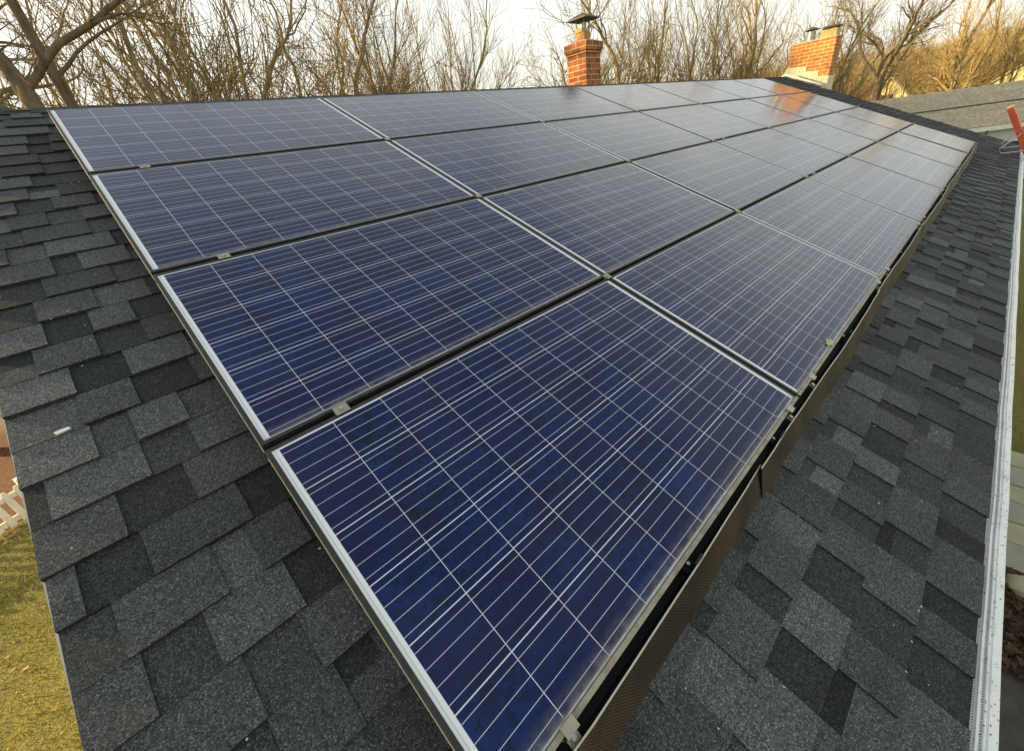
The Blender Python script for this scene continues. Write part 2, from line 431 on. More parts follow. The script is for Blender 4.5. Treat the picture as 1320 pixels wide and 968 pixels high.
# roof deck, rake boards, walls
dk = MB()
for F in (rf, rb): dk.box((U0 + .02, VR, SH - .05), (U1 - .02, VE - .02, SH - .006), F)
dk.build('roof_deck', two_tone('plywood', (.30, .22, .13), (.36, .27, .17), 8), house)
for ua, ub in ((U0 - .0075, U0 + .022), (U1 - .022, U1 + .006)):
    rk = MB()
    for F in (rf, rb): rk.box((ua, VR, SH - .17), (ub, VE - .01, SH - .0075), F)
    rk.build('rake_trim', m_white if ua > 5 else m_trim, house)
wl = MB(); wy0, wy1 = EY + .42, 2 * RY - EY - .42; wx0, wx1 = U0 + .18, U1 - .18
zt = EZ + .42 * math.tan(A) - .08
pts = [(wy0, G), (wy1, G), (wy1, zt), (RY, RZ - .12), (wy0, zt)]
for x in (wx0, wx1): wl.poly([(x, y, z) for y, z in (pts if x == wx1 else pts[::-1])])
wl.quad((wx0, wy0, G), (wx1, wy0, G), (wx1, wy0, zt), (wx0, wy0, zt)); wl.quad((wx1, wy1, G), (wx0, wy1, G), (wx0, wy1, zt), (wx1, wy1, zt))
wl.build('wall', m_siding, house)
fs = MB(); fs.box((U0 + .03, EY + .068, EZ - .20), (U1 - .03, EY + .085, EZ - .030)); fs.box((U0 + .03, EY + .085, EZ - .20), (U1 - .03, wy0, EZ - .185))
fs.build('fascia', m_white, house)

# gutter with a ribbed leaf guard
GX0, GX1 = U0 - .02, U1 + .02
gt = MB(); prof = [(EY + .062, EZ - .035), (EY + .062, EZ - .15), (EY - .030, EZ - .15), (EY - .058, EZ - .075), (EY - .056, EZ - .022), (EY - .046, EZ - .022), (EY - .046, EZ - .030)]
prof_in = [(y + (.003 if y < EY else -.003), z + .004) for y, z in prof]
for (a, b) in zip(prof, prof[1:]):
    gt.quad((GX0, a[0], a[1]), (GX1, a[0], a[1]), (GX1, b[0], b[1]), (GX0, b[0], b[1]))
for (a, b) in zip(prof_in[:5], prof_in[1:5]):
    gt.quad((GX0, b[0], b[1]), (GX1, b[0], b[1]), (GX1, a[0], a[1]), (GX0, a[0], a[1]))
gut = gt.build('gutter', m_gutter, house)
lg = MB()
gp = [(.060, -.008, 0), (.010, -.016, .9), (-.0030, -.0185, 0), (-.0040, -.0150, 0), (-.0090, -.0150, 0), (-.0100, -.0190, .9), (-.0190, -.0195, 0), (-.0200, -.0150, 0), (-.0250, -.0150, 0),
      (-.0260, -.0190, .9), (-.0330, -.0200, 0), (-.0340, -.0160, 0), (-.0375, -.0160, 0), (-.0385, -.0190, 0), (-.0410, -.0190, 0), (-.0420, -.0140, 0), (-.0570, -.0130, 0), (-.0600, -.0160, 0), (-.0600, -.0300, 0)]
nx = 60
for a, b in zip(gp, gp[1:]):
    for i in range(nx):
        x0 = GX0 + (GX1 - GX0) * i / nx; x1 = GX0 + (GX1 - GX0) * (i + 1) / nx
        wv = lambda x: .0010 * math.sin(x * 5.1) + .0008 * math.sin(x * 11.3 + 1)
        lg.quad((x0, EY + a[0] + wv(x0), EZ + a[1]), (x1, EY + a[0] + wv(x1), EZ + a[1]), (x1, EY + b[0] + wv(x1), EZ + b[1]), (x0, EY + b[0] + wv(x0), EZ + b[1]),
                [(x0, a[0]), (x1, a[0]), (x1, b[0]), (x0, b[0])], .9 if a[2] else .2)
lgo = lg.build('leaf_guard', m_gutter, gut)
# joints of the leaf guard sections
for x in (.95, 2.17, 3.4, 4.6, 5.8, 7.0, 8.2, 9.4, 10.6, 11.8, 13.0):
    st = MB(); st.box((x, EY - .0595, EZ - .0128), (x + .010, EY - .0425, EZ - .0112)); st.build('joint_strap', m_white, gut)

gr_ = MB(); rq = random.Random(31)
for i in range(330):
    x = rq.uniform(.3, 12.5) if rq.random() < .5 else rq.uniform(.6, 3.5); yy = rq.choice((-.015, -.029, -.048, -.052, -.036)) + rq.uniform(-.004, .004); s_ = rq.uniform(.0010, .0026); zz = EZ - .0125
    a = rq.uniform(0, 6.28)
    gr_.poly([(x + math.cos(a + q * 1.3) * s_ * rq.uniform(.6, 1.5), EY + yy + math.sin(a + q * 1.3) * s_ * rq.uniform(.5, 1.1), zz + rq.uniform(0, .0015)) for q in range(5)])
gro = gr_.build('grit', plain('dark_grit', (.07, .05, .035), var=.6, scale=40)); gro['kind'] = 'stuff'; gro['label'] = 'dark grit and leaf crumbs lying on the white gutter guard'; gro['category'] = 'debris'
g2 = MB()
for i in range(420):
    u = rq.uniform(-.45, 5); v = rq.uniform(.2, 4.65)
    if 0 < u and v < 4.15: continue
    s_ = rq.uniform(.0015, .0035); a = rq.uniform(0, 6.28)
    g2.poly([rf(u + math.cos(a + q * 1.26) * s_, v + math.sin(a + q * 1.26) * s_, SH + .0165) for q in range(5)])
g2o = g2.build('grit', plain('pale_grit', (.5, .48, .42))); g2o['kind'] = 'stuff'; g2o['label'] = 'pale specks of grit scattered on the dark shingles'; g2o['category'] = 'debris'
# ------------------------------------------------------------------ chimneys
def chimney_rear():
    x0, x1, y0, y1 = 6.83, 7.235, 1.16, 1.55; zb = RZ - (y0 - RY) * math.tan(A) - .25
    b = MB(); b.box((x0, y0, zb), (x1, y1, .60)); b.box((x0 - .016, y0 - .016, .60), (x1 + .016, y1 + .016, .64)); b.box((x0 - .034, y0 - .034, .64), (x1 + .034, y1 + .034, .755))
    ch = b.build('chimney', m_brick, house); ch['label'] = 'narrow red brick chimney with a dark pyramid cap'
    w_ = MB(); a = .02
    w_.poly([(x0 - a, y0 - a, .7555), (x1 + a, y0 - a, .7555), (x1 - .09, y0 + .09, .80), (x0 + .09, y0 + .09, .80)]); w_.poly([(x1 + a, y0 - a, .7555), (x1 + a, y1 + a, .7555), (x1 - .09, y1 - .09, .80), (x1 - .09, y0 + .09, .80)])
    w_.poly([(x1 + a, y1 + a, .7555), (x0 - a, y1 + a, .7555), (x0 + .09, y1 - .09, .80), (x1 - .09, y1 - .09, .80)]); w_.poly([(x0 - a, y1 + a, .7555), (x0 - a, y0 - a, .7555), (x0 + .09, y0 + .09, .80), (x0 + .09, y1 - .09, .80)])
    w_.poly([(x0 + .09, y0 + .09, .80), (x1 - .09, y0 + .09, .80), (x1 - .09, y1 - .09, .80), (x0 + .09, y1 - .09, .80)])
    w_.build('mortar_crown', m_mortar, ch)
    fl = MB(); fl.box((x0 + .115, y0 + .11, .79), (x1 - .125, y1 - .115, .905)); fl.build('flue', m_clay, ch, bevel=.006)
    f2 = MB(); f2.box((x0 + .10, y0 + .14, .905), (x1 - .17, y1 - .10, .955)); f2.build('flue_collar', m_clayy, ch, bevel=.004)
    cx, cy = (x0 + x1) / 2, (y0 + y1) / 2 + .0
    pp = MB()
    for dx in (-.075, .075):
        for dy in (-.075, .075): pp.tube([(cx + dx, cy + dy, .92), (cx + dx * 1.1, cy + dy * 1.1, 1.085)], .007, 5)
    pp.tube([(cx, cy, .92), (cx, cy, 1.03)], .06, 10)
    pp.build('cap_post', m_greymetal, ch)
    cp = MB(); s = .20; z0, z1 = 1.075, 1.165; q = [(cx - s, cy - s, z0), (cx + s, cy - s, z0), (cx + s, cy + s, z0), (cx - s, cy + s, z0)]
    for i in range(4): cp.poly([q[i], q[(i + 1) % 4], (cx, cy, z1)])
    ql = [(a_, b_, c_ - .012) for a_, b_, c_ in q]
    for i in range(4): cp.quad(ql[i], ql[(i + 1) % 4], q[(i + 1) % 4], q[i])
    cp.poly(ql[::-1]); cp.build('rain_cap', m_darkmetal, ch)
chimney_rear()
def chimney_end():
    x0, x1, y0, y1 = 15.0, 15.55, -.44, .55; ch0 = MB()
    b = MB(); b.box((x0, y0, G), (x1, y1, .74)); ch = b.build('chimney', m_brick2, house); ch['label'] = 'wide orange brick chimney with pale parged shoulders at the gable end'
    pr = MB(); x = x0 - .014; prf = [(.66, G), (.66, .10), (.60, .20), (.55, .27), (.10, .225), (.10, .115), (-.20, .085), (-.20, -.035), (-.445, -.055), (-.445, G)]
    pr.poly([(x, y, z) for y, z in prf]); pr.poly([(x1 + .01, y, z) for y, z in prf][::-1])
    for a, c in zip(prf, prf[1:] + prf[:1]): pr.quad((x, c[0], c[1]), (x, a[0], a[1]), (x1 + .01, a[0], a[1]), (x1 + .01, c[0], c[1]))
    pr.build('parged_shoulder', m_parge, ch)
    cr = MB(); cr.box((x0 - .012, y0 - .012, .74), (x1 + .012, y1 + .012, .77)); cr.build('mortar_crown', m_mortar, ch, bevel=.01)
    f = MB(); f.box((x0 + .10, -.39, .77), (x0 + .42, -.05, .93)); f.build('flue', m_clayy, ch, bevel=.01)
    c1 = MB(); c1.box((x0 + .10, -.36, .93), (x0 + .42, -.08, .965)); c1.box((x0 + .06, -.42, .965), (x0 + .46, -.09, 1.0)); c1.build('flue_lid', m_darkmetal, ch, bevel=.006)
    p = MB(); p.tube([(x0 + .26, .20, .76), (x0 + .26, .20, .97)], .10, 16); p.build('vent_pipe', m_greymetal, ch, smooth=False)
    k = MB(); k.tube([(x0 + .26, .20, 1.0), (x0 + .26, .20, 1.07)], [.19, .015], 16); k.build('rain_cap', m_darkmetal, ch)
chimney_end()
cd = MB(); pth = []
for v in np.linspace(VR + .95, VR, 10): pth.append(rf(U1 + .02, v, SH + .045))
pth.append(rf(U1 + .02, VR - .02, SH + .06))
for v in np.linspace(VR, VR + .5, 6): pth.append(rb(U1 + .02, v, SH + .045))
cd.tube(pth, .028, 8); cd.build('conduit', m_white, house, smooth=True)
for v in (VR + .28, VR + .75):
    cc_ = MB(); cc_.tube([rf(U1 + .02 - .0, v, SH + .045), rf(U1 + .02, v + .04, SH + .045)], .036, 8); cc_.build('conduit_clip', m_white, house)

# ------------------------------------------------------------------ solar array
PU, PV = 1.662, 1.003
PW, PH, FT = 1.656, .982, .012
def make_panel():
    t = thing('solar_panel', '', 'solar panel', (0, 0, 0))
    # local frame: x = u, y = v (down slope), z = -h -> set via matrix, so mesh is built in (u,v,h) mapped by the local axes
    F = lambda u, v, h: (u, -v, h)
    fr = MB(); fr.box((0, 0, -.038), (PW, FT, 0), F); fr.box((0, PH - FT, -.038), (PW, PH, 0), F)
    fr.box((0, FT, -.038), (FT, PH - FT, 0), F); fr.box((PW - FT, FT, -.038), (PW, PH - FT, 0), F)
    fr.build('frame', m_frame, t)
    gl = MB(); a, b, c, d = FT, PW - FT, FT, PH - FT
    W, H = b - a, d - c
    gl.quad(F(a, d, -.0022), F(b, d, -.0022), F(b, c, -.0022), F(a, c, -.0022), [(0, H), (W, H), (W, 0), (0, 0)])
    gl.quad(F(a, c, -.008), F(b, c, -.008), F(b, d, -.008), F(a, d, -.008), [(0, 0)] * 4)
    gl.build('cell_glass', m_glass, t)
    lp = MB(); lp.box((-.0012, .002, -.0388), (.0026, PH - .002, -.0345), F); lp.build('frame_lip', m_trim, t)
    return t
RB = Matrix((CU, -CV, CN)).transposed().to_4x4()   # local x=u, y=-v, z=h
proto = make_panel()
rown = ['top row', 'second row down', 'third row down', 'bottom row']
ordn = ['nearest the rake on the left', 'second from the left', 'third from the left', 'fourth from the left', 'fifth from the left', 'sixth from the left', 'last one at the far end']
prn = random.Random(4); first = True
for r in range(4):
    for c in range(7):
        p = proto if first else copy_tree(proto); first = False
        jit = Matrix.Rotation(R(prn.uniform(-.12, .12)), 4, 'X') @ Matrix.Rotation(R(prn.uniform(-.08, .08)), 4, 'Y')
        p.matrix_world = Matrix.Translation(rf(c * PU + .003 - (.007 if c == 0 else 0) * 0, r * PV + .009, prn.uniform(-.001, .001))) @ RB @ jit
        lab = 'blue solar panel in the %s, %s' % (rown[r], ordn[c])
        if r == 3 and c == 0: lab = 'large blue solar panel closest to the camera, in the bottom row'
        tag(p, lab, 'solar panel', 'solar panels of the roof array')
        if r == 3:
            d_ = MB(); F = lambda u, v, h: (u, -v, h)
            d_.box((.001, PH - .0108, .0002), (PW - .001, PH + .0012, .0016), F)
            d_.build('dusty_edge', m_dustframe, p)

rack = thing('mounting_rack', 'black rails and metal clamps that hold the solar panels above the shingles', 'mounting rack')
for v in (.30, .72, 1.30, 1.72, 2.30, 2.72, 3.30, 3.72):
    b = MB(); b.box((.04, v - .02, -.095), (7 * PU - .04, v + .02, -.0405), rf); b.build('rail', m_rail, rack)
for u in [.25 + 1.2 * i for i in range(10)]:       # feet rails up the slope, seen in the gap under the lower edge
    b = MB(); b.box((u - .02, .08, -.126), (u + .02, 4.035, -.096), rf); b.build('rail', m_rail, rack)
b = MB(); b.box((.02, 3.994, -.122), (7 * PU - .02, 4.030, -.062), rf); b.build('rail', m_rail, rack)  # added black strip closing the gap; stands in for shade, carries no panels
def mid_clamp(u, v, wid=.045):
    b = MB(); b.box((u - wid / 2, v - .017, .0012), (u + wid / 2, v + .017, .0045), rf); b.box((u - wid / 2, v - .008, -.04), (u + wid / 2, v + .008, .0012), rf)
    c = b.build('clamp', m_clamp, rack, bevel=.001)
    t = MB(); t.tube([rf(u, v, .0045), rf(u, v, .010)], .0065, 6); t.build('bolt', m_bolt, c)
for r in (1, 2, 3):
    for c in range(7):
        if c == 0 or (r, c) in ((2, 3), (3, 3), (1, 5)): mid_clamp(c * PU + .235 + .02 * (r == 2), r * PV)
        mid_clamp((c + 1) * PU - (.0 if c < 6 else .05), r * PV, .035)
def end_clamp(u):
    b = MB(); v = 3.999
    b.box((u - .018, v - .012, .0022), (u + .018, v + .012, .0055), rf); b.box((u - .018, v + .008, -.045), (u + .018, v + .012, .0022), rf)
    b.box((u - .015, v + .012, -.034), (u + .015, v + .032, -.030), rf)
    c = b.build('clamp', m_clamp, rack, bevel=.001)
    t = MB(); t.tube([rf(u, v + .021, -.030), rf(u, v + .021, -.023)], .0065, 6); t.build('bolt', m_bolt, c)
end_clamp(.19)
for c in range(1, 7):
    end_clamp(c * PU - .11); end_clamp(c * PU + .18)
sk = thing('critter_guard', 'brown perforated metal skirt along the lower edge of the solar array', 'metal skirt')
u = .0; rs = random.Random(8); seg = 0
while u < 7 * PU:
    L = [1.22, 1.9, 1.9, 1.9, 1.9, 1.9, 1.9][min(seg, 6)]; ub = min(u + L, 7 * PU); mb = MB(); nn = 16
    o = .006 * (seg % 2)
    P = []
    for i in range(nn + 1):
        x = u - (.035 if seg else 0) + (ub - u + (.035 if seg else 0)) * i / nn
        bow = .004 * math.sin(x * 3.3) + rs.uniform(-.0012, .0012)
        P.append((x, 4.029 + o + bow, -.010 + .004 * math.sin(x * 2.1 + 1) - (.02 * (i - 14) / 2 if (seg == 0 and i > 14) else 0), 4.106 + o * .6 + bow * 1.3, -.124 - rs.uniform(0, .003)))
    for a, b in zip(P, P[1:]):
        mb.quad(rf(a[0], a[3], a[4]), rf(b[0], b[3], b[4]), rf(b[0], b[1], b[2]), rf(a[0], a[1], a[2]), [(a[0], 0), (b[0], 0), (b[0], .13), (a[0], .13)])
        mb.quad(rf(b[0], b[3] - .002, b[4]), rf(a[0], a[3] - .002, a[4]), rf(a[0], a[1] - .002, a[2]), rf(b[0], b[1] - .002, b[2]), [(b[0], 0), (a[0], 0), (a[0], .13), (b[0], .13)])
        mb.quad(rf(a[0], a[1] - .002, a[2]), rf(a[0], a[1], a[2]), rf(b[0], b[1], b[2]), rf(b[0], b[1] - .002, b[2]))
    mb.build('mesh_panel', m_guard, sk)
    e_ = MB(); e_.tube([rf(p_[0], p_[1] - .001, p_[2] + .0005) for p_ in P], .0022, 5); e_.build('rolled_edge', m_trim, sk)
    u = ub; seg += 1
for uu in (.71, 1.39, 2.42, 4.1, 5.8, 7.6, 9.4):
    c = MB(); c.box((uu - .022, 4.004, -.045), (uu + .022, 4.028, -.041), rf); c.box((uu - .004, 4.022, -.060), (uu + .034, 4.0285, -.004), rf); cl = c.build('clip', m_rail, sk)
    b = MB(); b.tube([rf(uu, 4.014, -.041), rf(uu, 4.014, -.034)], .0055, 6); b.build('bolt', m_bolt, cl)

# small litter on the roof
def flake(name, u, v, h, pts, mat, label, cat, th=.002):
    mb = MB(); P = [rf(u + a, v + b, h + th + c) for a, b, c in pts]; Q = [rf(u + a, v + b, h + c * .5) for a, b, c in pts]
    mb.poly(P); mb.poly(Q[::-1])
    for i in range(len(P)): mb.quad(Q[i], Q[(i + 1) % len(P)], P[(i + 1) % len(P)], P[i])
    o = mb.build(name, mat); tag(o, label, cat); return o
lf = [(-.030, .004, 0), (-.02, -.014, .006), (-.004, -.010, .004), (.006, -.024, .01), (.014, -.006, .004), (.036, -.008, .008), (.022, .006, .002), (.026, .020, .006), (.004, .012, .002), (-.012, .020, .008), (-.016, .008, .002)]
flake('fallen_leaf', 2.19, 3.975, .002, lf, plain('pale_leaf', (.52, .49, .25)), 'pale yellow dry leaf on the bottom edge of a solar panel', 'leaf')
flake('debris_chip', -.395, 2.520, SH + .010, [(-.018, -.006, 0), (.016, -.008, 0), (.020, .003, .001), (-.014, .007, 0)], m_white, 'small white chip lying on the dark shingles at the left', 'debris', .004)
# ------------------------------------------------------------------ yard on the left
rg = random.Random(21)
mulch = MB(); mulch.poly([(-14, 7.0, G + .004), (-4.4, 4.95, G + .004), (-3.35, 5.55, G + .004), (-1.0, 6.95, G + .004), (1, 8.2, G + .004), (1, 12.5, G + .004), (-14, 14, G + .004)])
mo = mulch.build('mulch_bed', two_tone('brown_mulch', (.10, .035, .015), (.24, .10, .045), 14, .95, bump=1, bd=.05)); mo['kind'] = 'structure'
fx, fy, fdx, fdy = -3.39, 5.44, .86, .51
fence = thing('picket_fence', 'low white picket fence between the lawn and the mulch bed', 'fence', (fx, fy, G), math.atan2(fdy, fdx))
def pk(x, wd=.085, h=.60):
    b = MB(); pts = [(x, .02), (x + wd, .02), (x + wd, h - .05), (x + wd * .75, h), (x + wd * .25, h), (x, h - .05)]
    b.poly([(a, -.010, z) for a, z in pts]); b.poly([(a, .010, z) for a, z in pts][::-1])
    for i in range(6):
        a, c = pts[i], pts[(i + 1) % 6]; b.quad((a[0], .010, a[1]), (c[0], .010, c[1]), (c[0], -.010, c[1]), (a[0], -.010, a[1]))
    b.build('picket', m_white, fence)
for i in range(-24, 24): pk(i * .165)
for z in (.07, .44):
    b = MB(); b.box((-4.1, .011, z), (4.1, .045, z + .085)); b.build('rail', m_white, fence)
for x in (-4.1, -2.05, 0.6, 2.4, 4.05):
    b = MB(); b.box((x, .046, -.02), (x + .09, .136, .66)); b.build('post', m_white, fence, bevel=.008)
# pale ornamental grass clump
cg = MB()
for i in range(900):
    a = rg.uniform(0, 2 * math.pi); l = rg.uniform(.5, 1.0); r0 = rg.uniform(0, .16); bend = rg.uniform(.3, .9)
    p0 = Vector((math.cos(a) * r0, math.sin(a) * r0, 0)); q = []
    for k in range(6):
        t = k / 5; q.append((p0.x + math.cos(a) * bend * l * t ** 1.8, p0.y + math.sin(a) * bend * l * t ** 1.8, l * (t - .45 * bend * t * t) * 1.1))
    w_ = .006; px_, py_ = -math.sin(a) * w_, math.cos(a) * w_
    for k in range(5):
        A_, B_ = q[k], q[k + 1]; s1 = 1 - k / 5; s2 = 1 - (k + 1) / 5 + .05
        cg.quad((A_[0] - px_ * s1, A_[1] - py_ * s1, A_[2]), (A_[0] + px_ * s1, A_[1] + py_ * s1, A_[2]), (B_[0] + px_ * s2, B_[1] + py_ * s2, B_[2]), (B_[0] - px_ * s2, B_[1] - py_ * s2, B_[2]))
cgo = cg.build('ornamental_grass', plain('straw', (.52, .46, .30))); cgo.location = (-3.95, 9.5, G); tag(cgo, 'pale dried clump of ornamental grass behind the white picket fence', 'plant')
# grass blades and fallen leaves over the visible strip of lawn
gb = MB()
for i in range(42000):
    x = rg.uniform(-5.2, -.6); y = rg.uniform(-2.0, 5.6)
    if (x - fx) * fdy - (y - fy) * fdx < .05: continue
    a = rg.uniform(0, 6.283); h = rg.uniform(.018, .05); w_ = rg.uniform(.003, .007); t = rg.uniform(-.035, .035); t2 = rg.uniform(-.035, .035)
    gb.poly([(x - w_ * math.cos(a), y - w_ * math.sin(a), G), (x + w_ * math.cos(a), y + w_ * math.sin(a), G), (x + t, y + t2, G + h)])
def blade_mat():
    M = Mat('grass_blades'); a = M.noise(.9, 5).rng(.35, .65); c = M.noise(23, 2).rng(.35, .65)
    M.set('Base Color', M.mix(c, M.mix(a, (.20, .23, .032), (.47, .41, .11)), (.60, .52, .22))); M.set('Roughness', .8); M.set('Specular IOR Level', .15); return M.m
gbo = gb.build('grass', blade_mat()); gbo['kind'] = 'stuff'; gbo['label'] = 'short yellow green winter grass of the lawn'; gbo['category'] = 'grass'
ll = MB()
for i in range(650):
    x = rg.uniform(-5.4, -.7); y = rg.uniform(-1.6, 7.5)
    if rg.random() < .5: y = fy + (x - fx) * .6 - rg.expovariate(2.2)
    s = rg.uniform(.022, .05); a = rg.uniform(0, 6.28); z = G + .03
    P = []
    for k in range(6):
        rr_ = s * (1 if k % 2 else .55); P.append((x + math.cos(a + k * 1.047) * rr_, y + math.sin(a + k * 1.047) * rr_ * .7, z + rg.uniform(-.008, .02)))
    ll.poly(P)
llo = ll.build('leaf_litter', plain('fallen_leaf_brown', (.42, .29, .13), var=.4, scale=9)); llo['kind'] = 'stuff'; llo['label'] = 'brown fallen leaves scattered over the lawn'; llo['category'] = 'fallen leaves'

# ------------------------------------------------------------------ strip of ground on the right
pt = MB(); pt.quad((-3, -14, G + .006), (3.95, -14, G + .006), (3.95, EY + .5, G + .006), (-3, EY + .5, G + .006))
po = pt.build('driveway', two_tone('dark_asphalt', (.045, .04, .032), (.075, .068, .055), 6, .9, bump=.6, bd=.01)); po['kind'] = 'structure'
bed = MB(); bed.quad((3.95, -7.5, G + .010), (5.12, -7.5, G + .010), (5.12, EY + .5, G + .010), (3.95, EY + .5, G + .010))
bo = bed.build('soil_bed', two_tone('bare_soil', (.05, .032, .02), (.11, .07, .04), 12, .95, bump=1, bd=.04)); bo['kind'] = 'structure'
stone_m = [two_tone('flagstone_pale', (.42, .38, .24), (.34, .31, .21), 5, .9, bump=.5), two_tone('flagstone_grey', (.27, .26, .21), (.34, .32, .25), 5, .9, bump=.5)]
k = 0; x = 5.13; side = ['', '']
fl_names = []
while x < 7.2:
    wd = [.42, .36, .40, .33][k % 4]
    y = EY + .1; j = 0
    while y > -7.2:
        ln = rg.uniform(.55, .9); b = MB(); z1 = G + .045 + rg.uniform(0, .012)
        b.box((x + .01, y - ln + .01, G - .01), (x + wd - .01, y - .01, z1)); o = b.build('flagstone', stone_m[(k + j) % 2], bevel=.012)
        tag(o, 'weathered paving stone beside the house wall, next to the lawn', 'paving stone', 'paving stones beside the gutter side of the house'); y -= ln; j += 1
    x += wd; k += 1
def rock(x, y, s, label):
    import bmesh
    bm = bmesh.new(); bmesh.ops.create_icosphere(bm, subdivisions=3, radius=s); r_ = random.Random(int(x * 100))
    from mathutils import noise
    for v in bm.verts:
        n_ = noise.noise(v.co * (1.6 / s) + Vector((x, y, 0))); v.co *= 1 + .28 * n_; v.co.z *= .62
    me = bpy.data.meshes.new('rock'); bm.to_mesh(me); bm.free(); me.materials.append(stone_m[0])
    for p in me.polygons: p.use_smooth = True
    o = bpy.data.objects.new('rock', me); sc.collection.objects.link(o); o.location = (x, y, G + s * .35); tag(o, label, 'rock')
rock(4.30, -5.55, .15, 'rounded pale rock among dead leaves below the gutter')
rock(4.70, -5.85, .20, 'larger pale rock set in the soil away from the gutter')
rock(4.95, -5.40, .13, 'small pale rock beside the paving stones')
l2 = MB()
for i in range(2200):
    x = rg.uniform(3.85, 5.13); y = rg.uniform(-7.2, EY + .1); s = rg.uniform(.025, .055); a = rg.uniform(0, 6.28); z = G + .02 + rg.uniform(0, .06)
    P = [(x + math.cos(a + q * 1.047) * s * (1 if q % 2 else .5), y + math.sin(a + q * 1.047) * s * (1 if q % 2 else .5), z + rg.uniform(-.02, .02)) for q in range(6)]
    l2.poly(P)
l2o = l2.build('leaf_litter', plain('wet_leaf_brown', (.085, .052, .032), var=.5, scale=12)); l2o['kind'] = 'stuff'; l2o['label'] = 'dark brown dead leaves heaped around the rocks'; l2o['category'] = 'fallen leaves'

# ------------------------------------------------------------------ ladder with roof stand-off
m_orange = two_tone('orange_fibreglass', (.60, .10, .030), (.50, .08, .026), 9, .45)
m_alu = alu('bare_aluminium', (.42, .42, .41), .35, amt=.2)
LA = math.radians(59.4)
ld = thing('extension_ladder', 'orange ladder leaning on the gutter at the far end of the roof', 'ladder')
top = Vector((0, -3.91, -1.13)); dirn = Vector((0, -math.cos(LA), -math.sin(LA))); nrm = Vector((0, -math.sin(LA), math.cos(LA)))
Lfull = (top.z - G) / math.sin(LA)
def LF(x, s, n_): return tuple(Vector((x, 0, 0)) + top + dirn * s + nrm * n_)
for xx in (12.55, 12.99):
    for (s0, s1, n0) in ((0, 3.1, .0), (1.6, Lfull, -.085)):
        b = MB(); b.box((xx, s0, n0), (xx + .035, s1, n0 + .078), LF)
        b.build('side_rail', m_orange, ld, bevel=.006)
for i in range(16):
    s_ = .16 + i * .30
    if s_ > Lfull - .1: break
    b = MB(); n_ = .045 if s_ < 3.0 else -.06; b.tube([LF(12.56, s_, n_), LF(13.0, s_, n_)], .016, 8); b.build('rung', m_alu, ld)
for xx in (12.552, 12.992):
    b = MB(); b.box((xx, -.012, -.004), (xx + .031, .03, .082), LF); b.build('end_cap', m_trim, ld)
for xx in (12.35, 13.22):
    b = MB(); a = Vector(LF(xx, .50, .05)); c = Vector(LF(xx, .80, .04)); tip = Vector((xx - .16, -4.02, a.z - .20))
    b.tube([a, (a + tip) / 2 + Vector((0, 0, .01)), tip, tip + Vector((.02, -.02, -.06)), tip + Vector((.03, -.06, -.075)), c], .011, 8)
    b.build('standoff_arm', m_alu, ld, smooth=True)
b = MB(); b.tube([LF(12.35, .50, .05), LF(13.22, .50, .05)], .012, 8); b.tube([LF(12.35, .80, .04), LF(13.22, .80, .04)], .012, 8); b.build('standoff_bar', m_alu, ld)

# ------------------------------------------------------------------ neighbouring houses
m_nroof = None
def nroof_mat():
    M = Mat('tan_shingle_roof'); u, v = M.uv()
    row = (v / .145).fr().lt(.10); n1 = X(M.nt, M.voro(4.2, vec=M.coord('UV'), out='Distance')); f = M.noise(1.2, 5, vec=M.coord('UV')).rng(.3, .7)
    sp = M.noise(5.2, 5, vec=M.coord('UV'), rough=.8, stretch=(1, 2.4, 1)).rng(.44, .60)
    c = M.mix(f, (.50, .43, .28), (.66, .57, .38)); c = M.mix(sp, c, (.22, .19, .115)); c = M.mix(row * .5, c, (.10, .09, .06))
    M.set('Base Color', c); M.set('Roughness', .95); M.bump(sp, .6, .03); return M.m
m_nroof = nroof_mat()
nh = thing('neighbour_house', 'single storey neighbouring house with tan shingle roof beyond the far rake', 'house', (0, 0, 0))
NA = math.atan2(-1, .8)          # ridge and eave run this way
du = Vector((math.cos(NA), math.sin(NA), 0)); dv = Vector((-math.sin(NA), math.cos(NA), 0))  # dv points away from the eave, upslope
if dv.x < 0: dv = -dv
E0 = Vector((35.9, -2.3, -2.9)); N0 = E0 - du * 0.5
rise, run = 1.72, 5.6
def NF(a, b, z): return tuple(N0 + du * a + dv * b + Vector((0, 0, z)))
LN = 17.0
nr = MB(); hyp = math.hypot(run, rise)
ns_ = -5.5
nr.quad(NF(ns_, -.35, -.1), NF(LN, -.35, -.1), NF(LN, run, rise), NF(ns_, run, rise), [(0, 0), (LN - ns_, 0), (LN - ns_, hyp), (0, hyp)])
nr.quad(NF(LN, 2 * run + .35, -.1), NF(ns_, 2 * run + .35, -.1), NF(ns_, run, rise), NF(LN, run, rise), [(0, 0), (LN - ns_, 0), (LN - ns_, hyp), (0, hyp)])
nr.quad(NF(LN, -.35, -.28), NF(ns_, -.35, -.28), NF(ns_, 2 * run + .35, -.28), NF(LN, 2 * run + .35, -.28), [(0, 0)] * 4)
nro = nr.build('roof', m_nroof, nh)
b = MB(); 
for t_, z_ in ((.46, .012),): b.box((ns_, run * t_, rise * t_ + z_ - .03), (LN, run * t_ + .12, rise * t_ + z_ + .035 + .03), NF)
b.build('roof_step', two_tone('dark_course', (.07, .06, .04), (.1, .085, .06), 5), nro)
b = MB(); b.box((ns_, -.42, -.34), (LN, -.35, -.12), NF); b.build('gutter', m_white, nh)
b = MB(); b.box((ns_ + .3, -.02, -3.4), (LN - .3, 2 * run, -.285), NF); b.build('wall', m_siding, nh)
b = MB()
for x_ in (ns_, LN):
    b.poly([NF(x_, 0, -.28), NF(x_, 2 * run, -.28), NF(x_, run, rise - .05)])
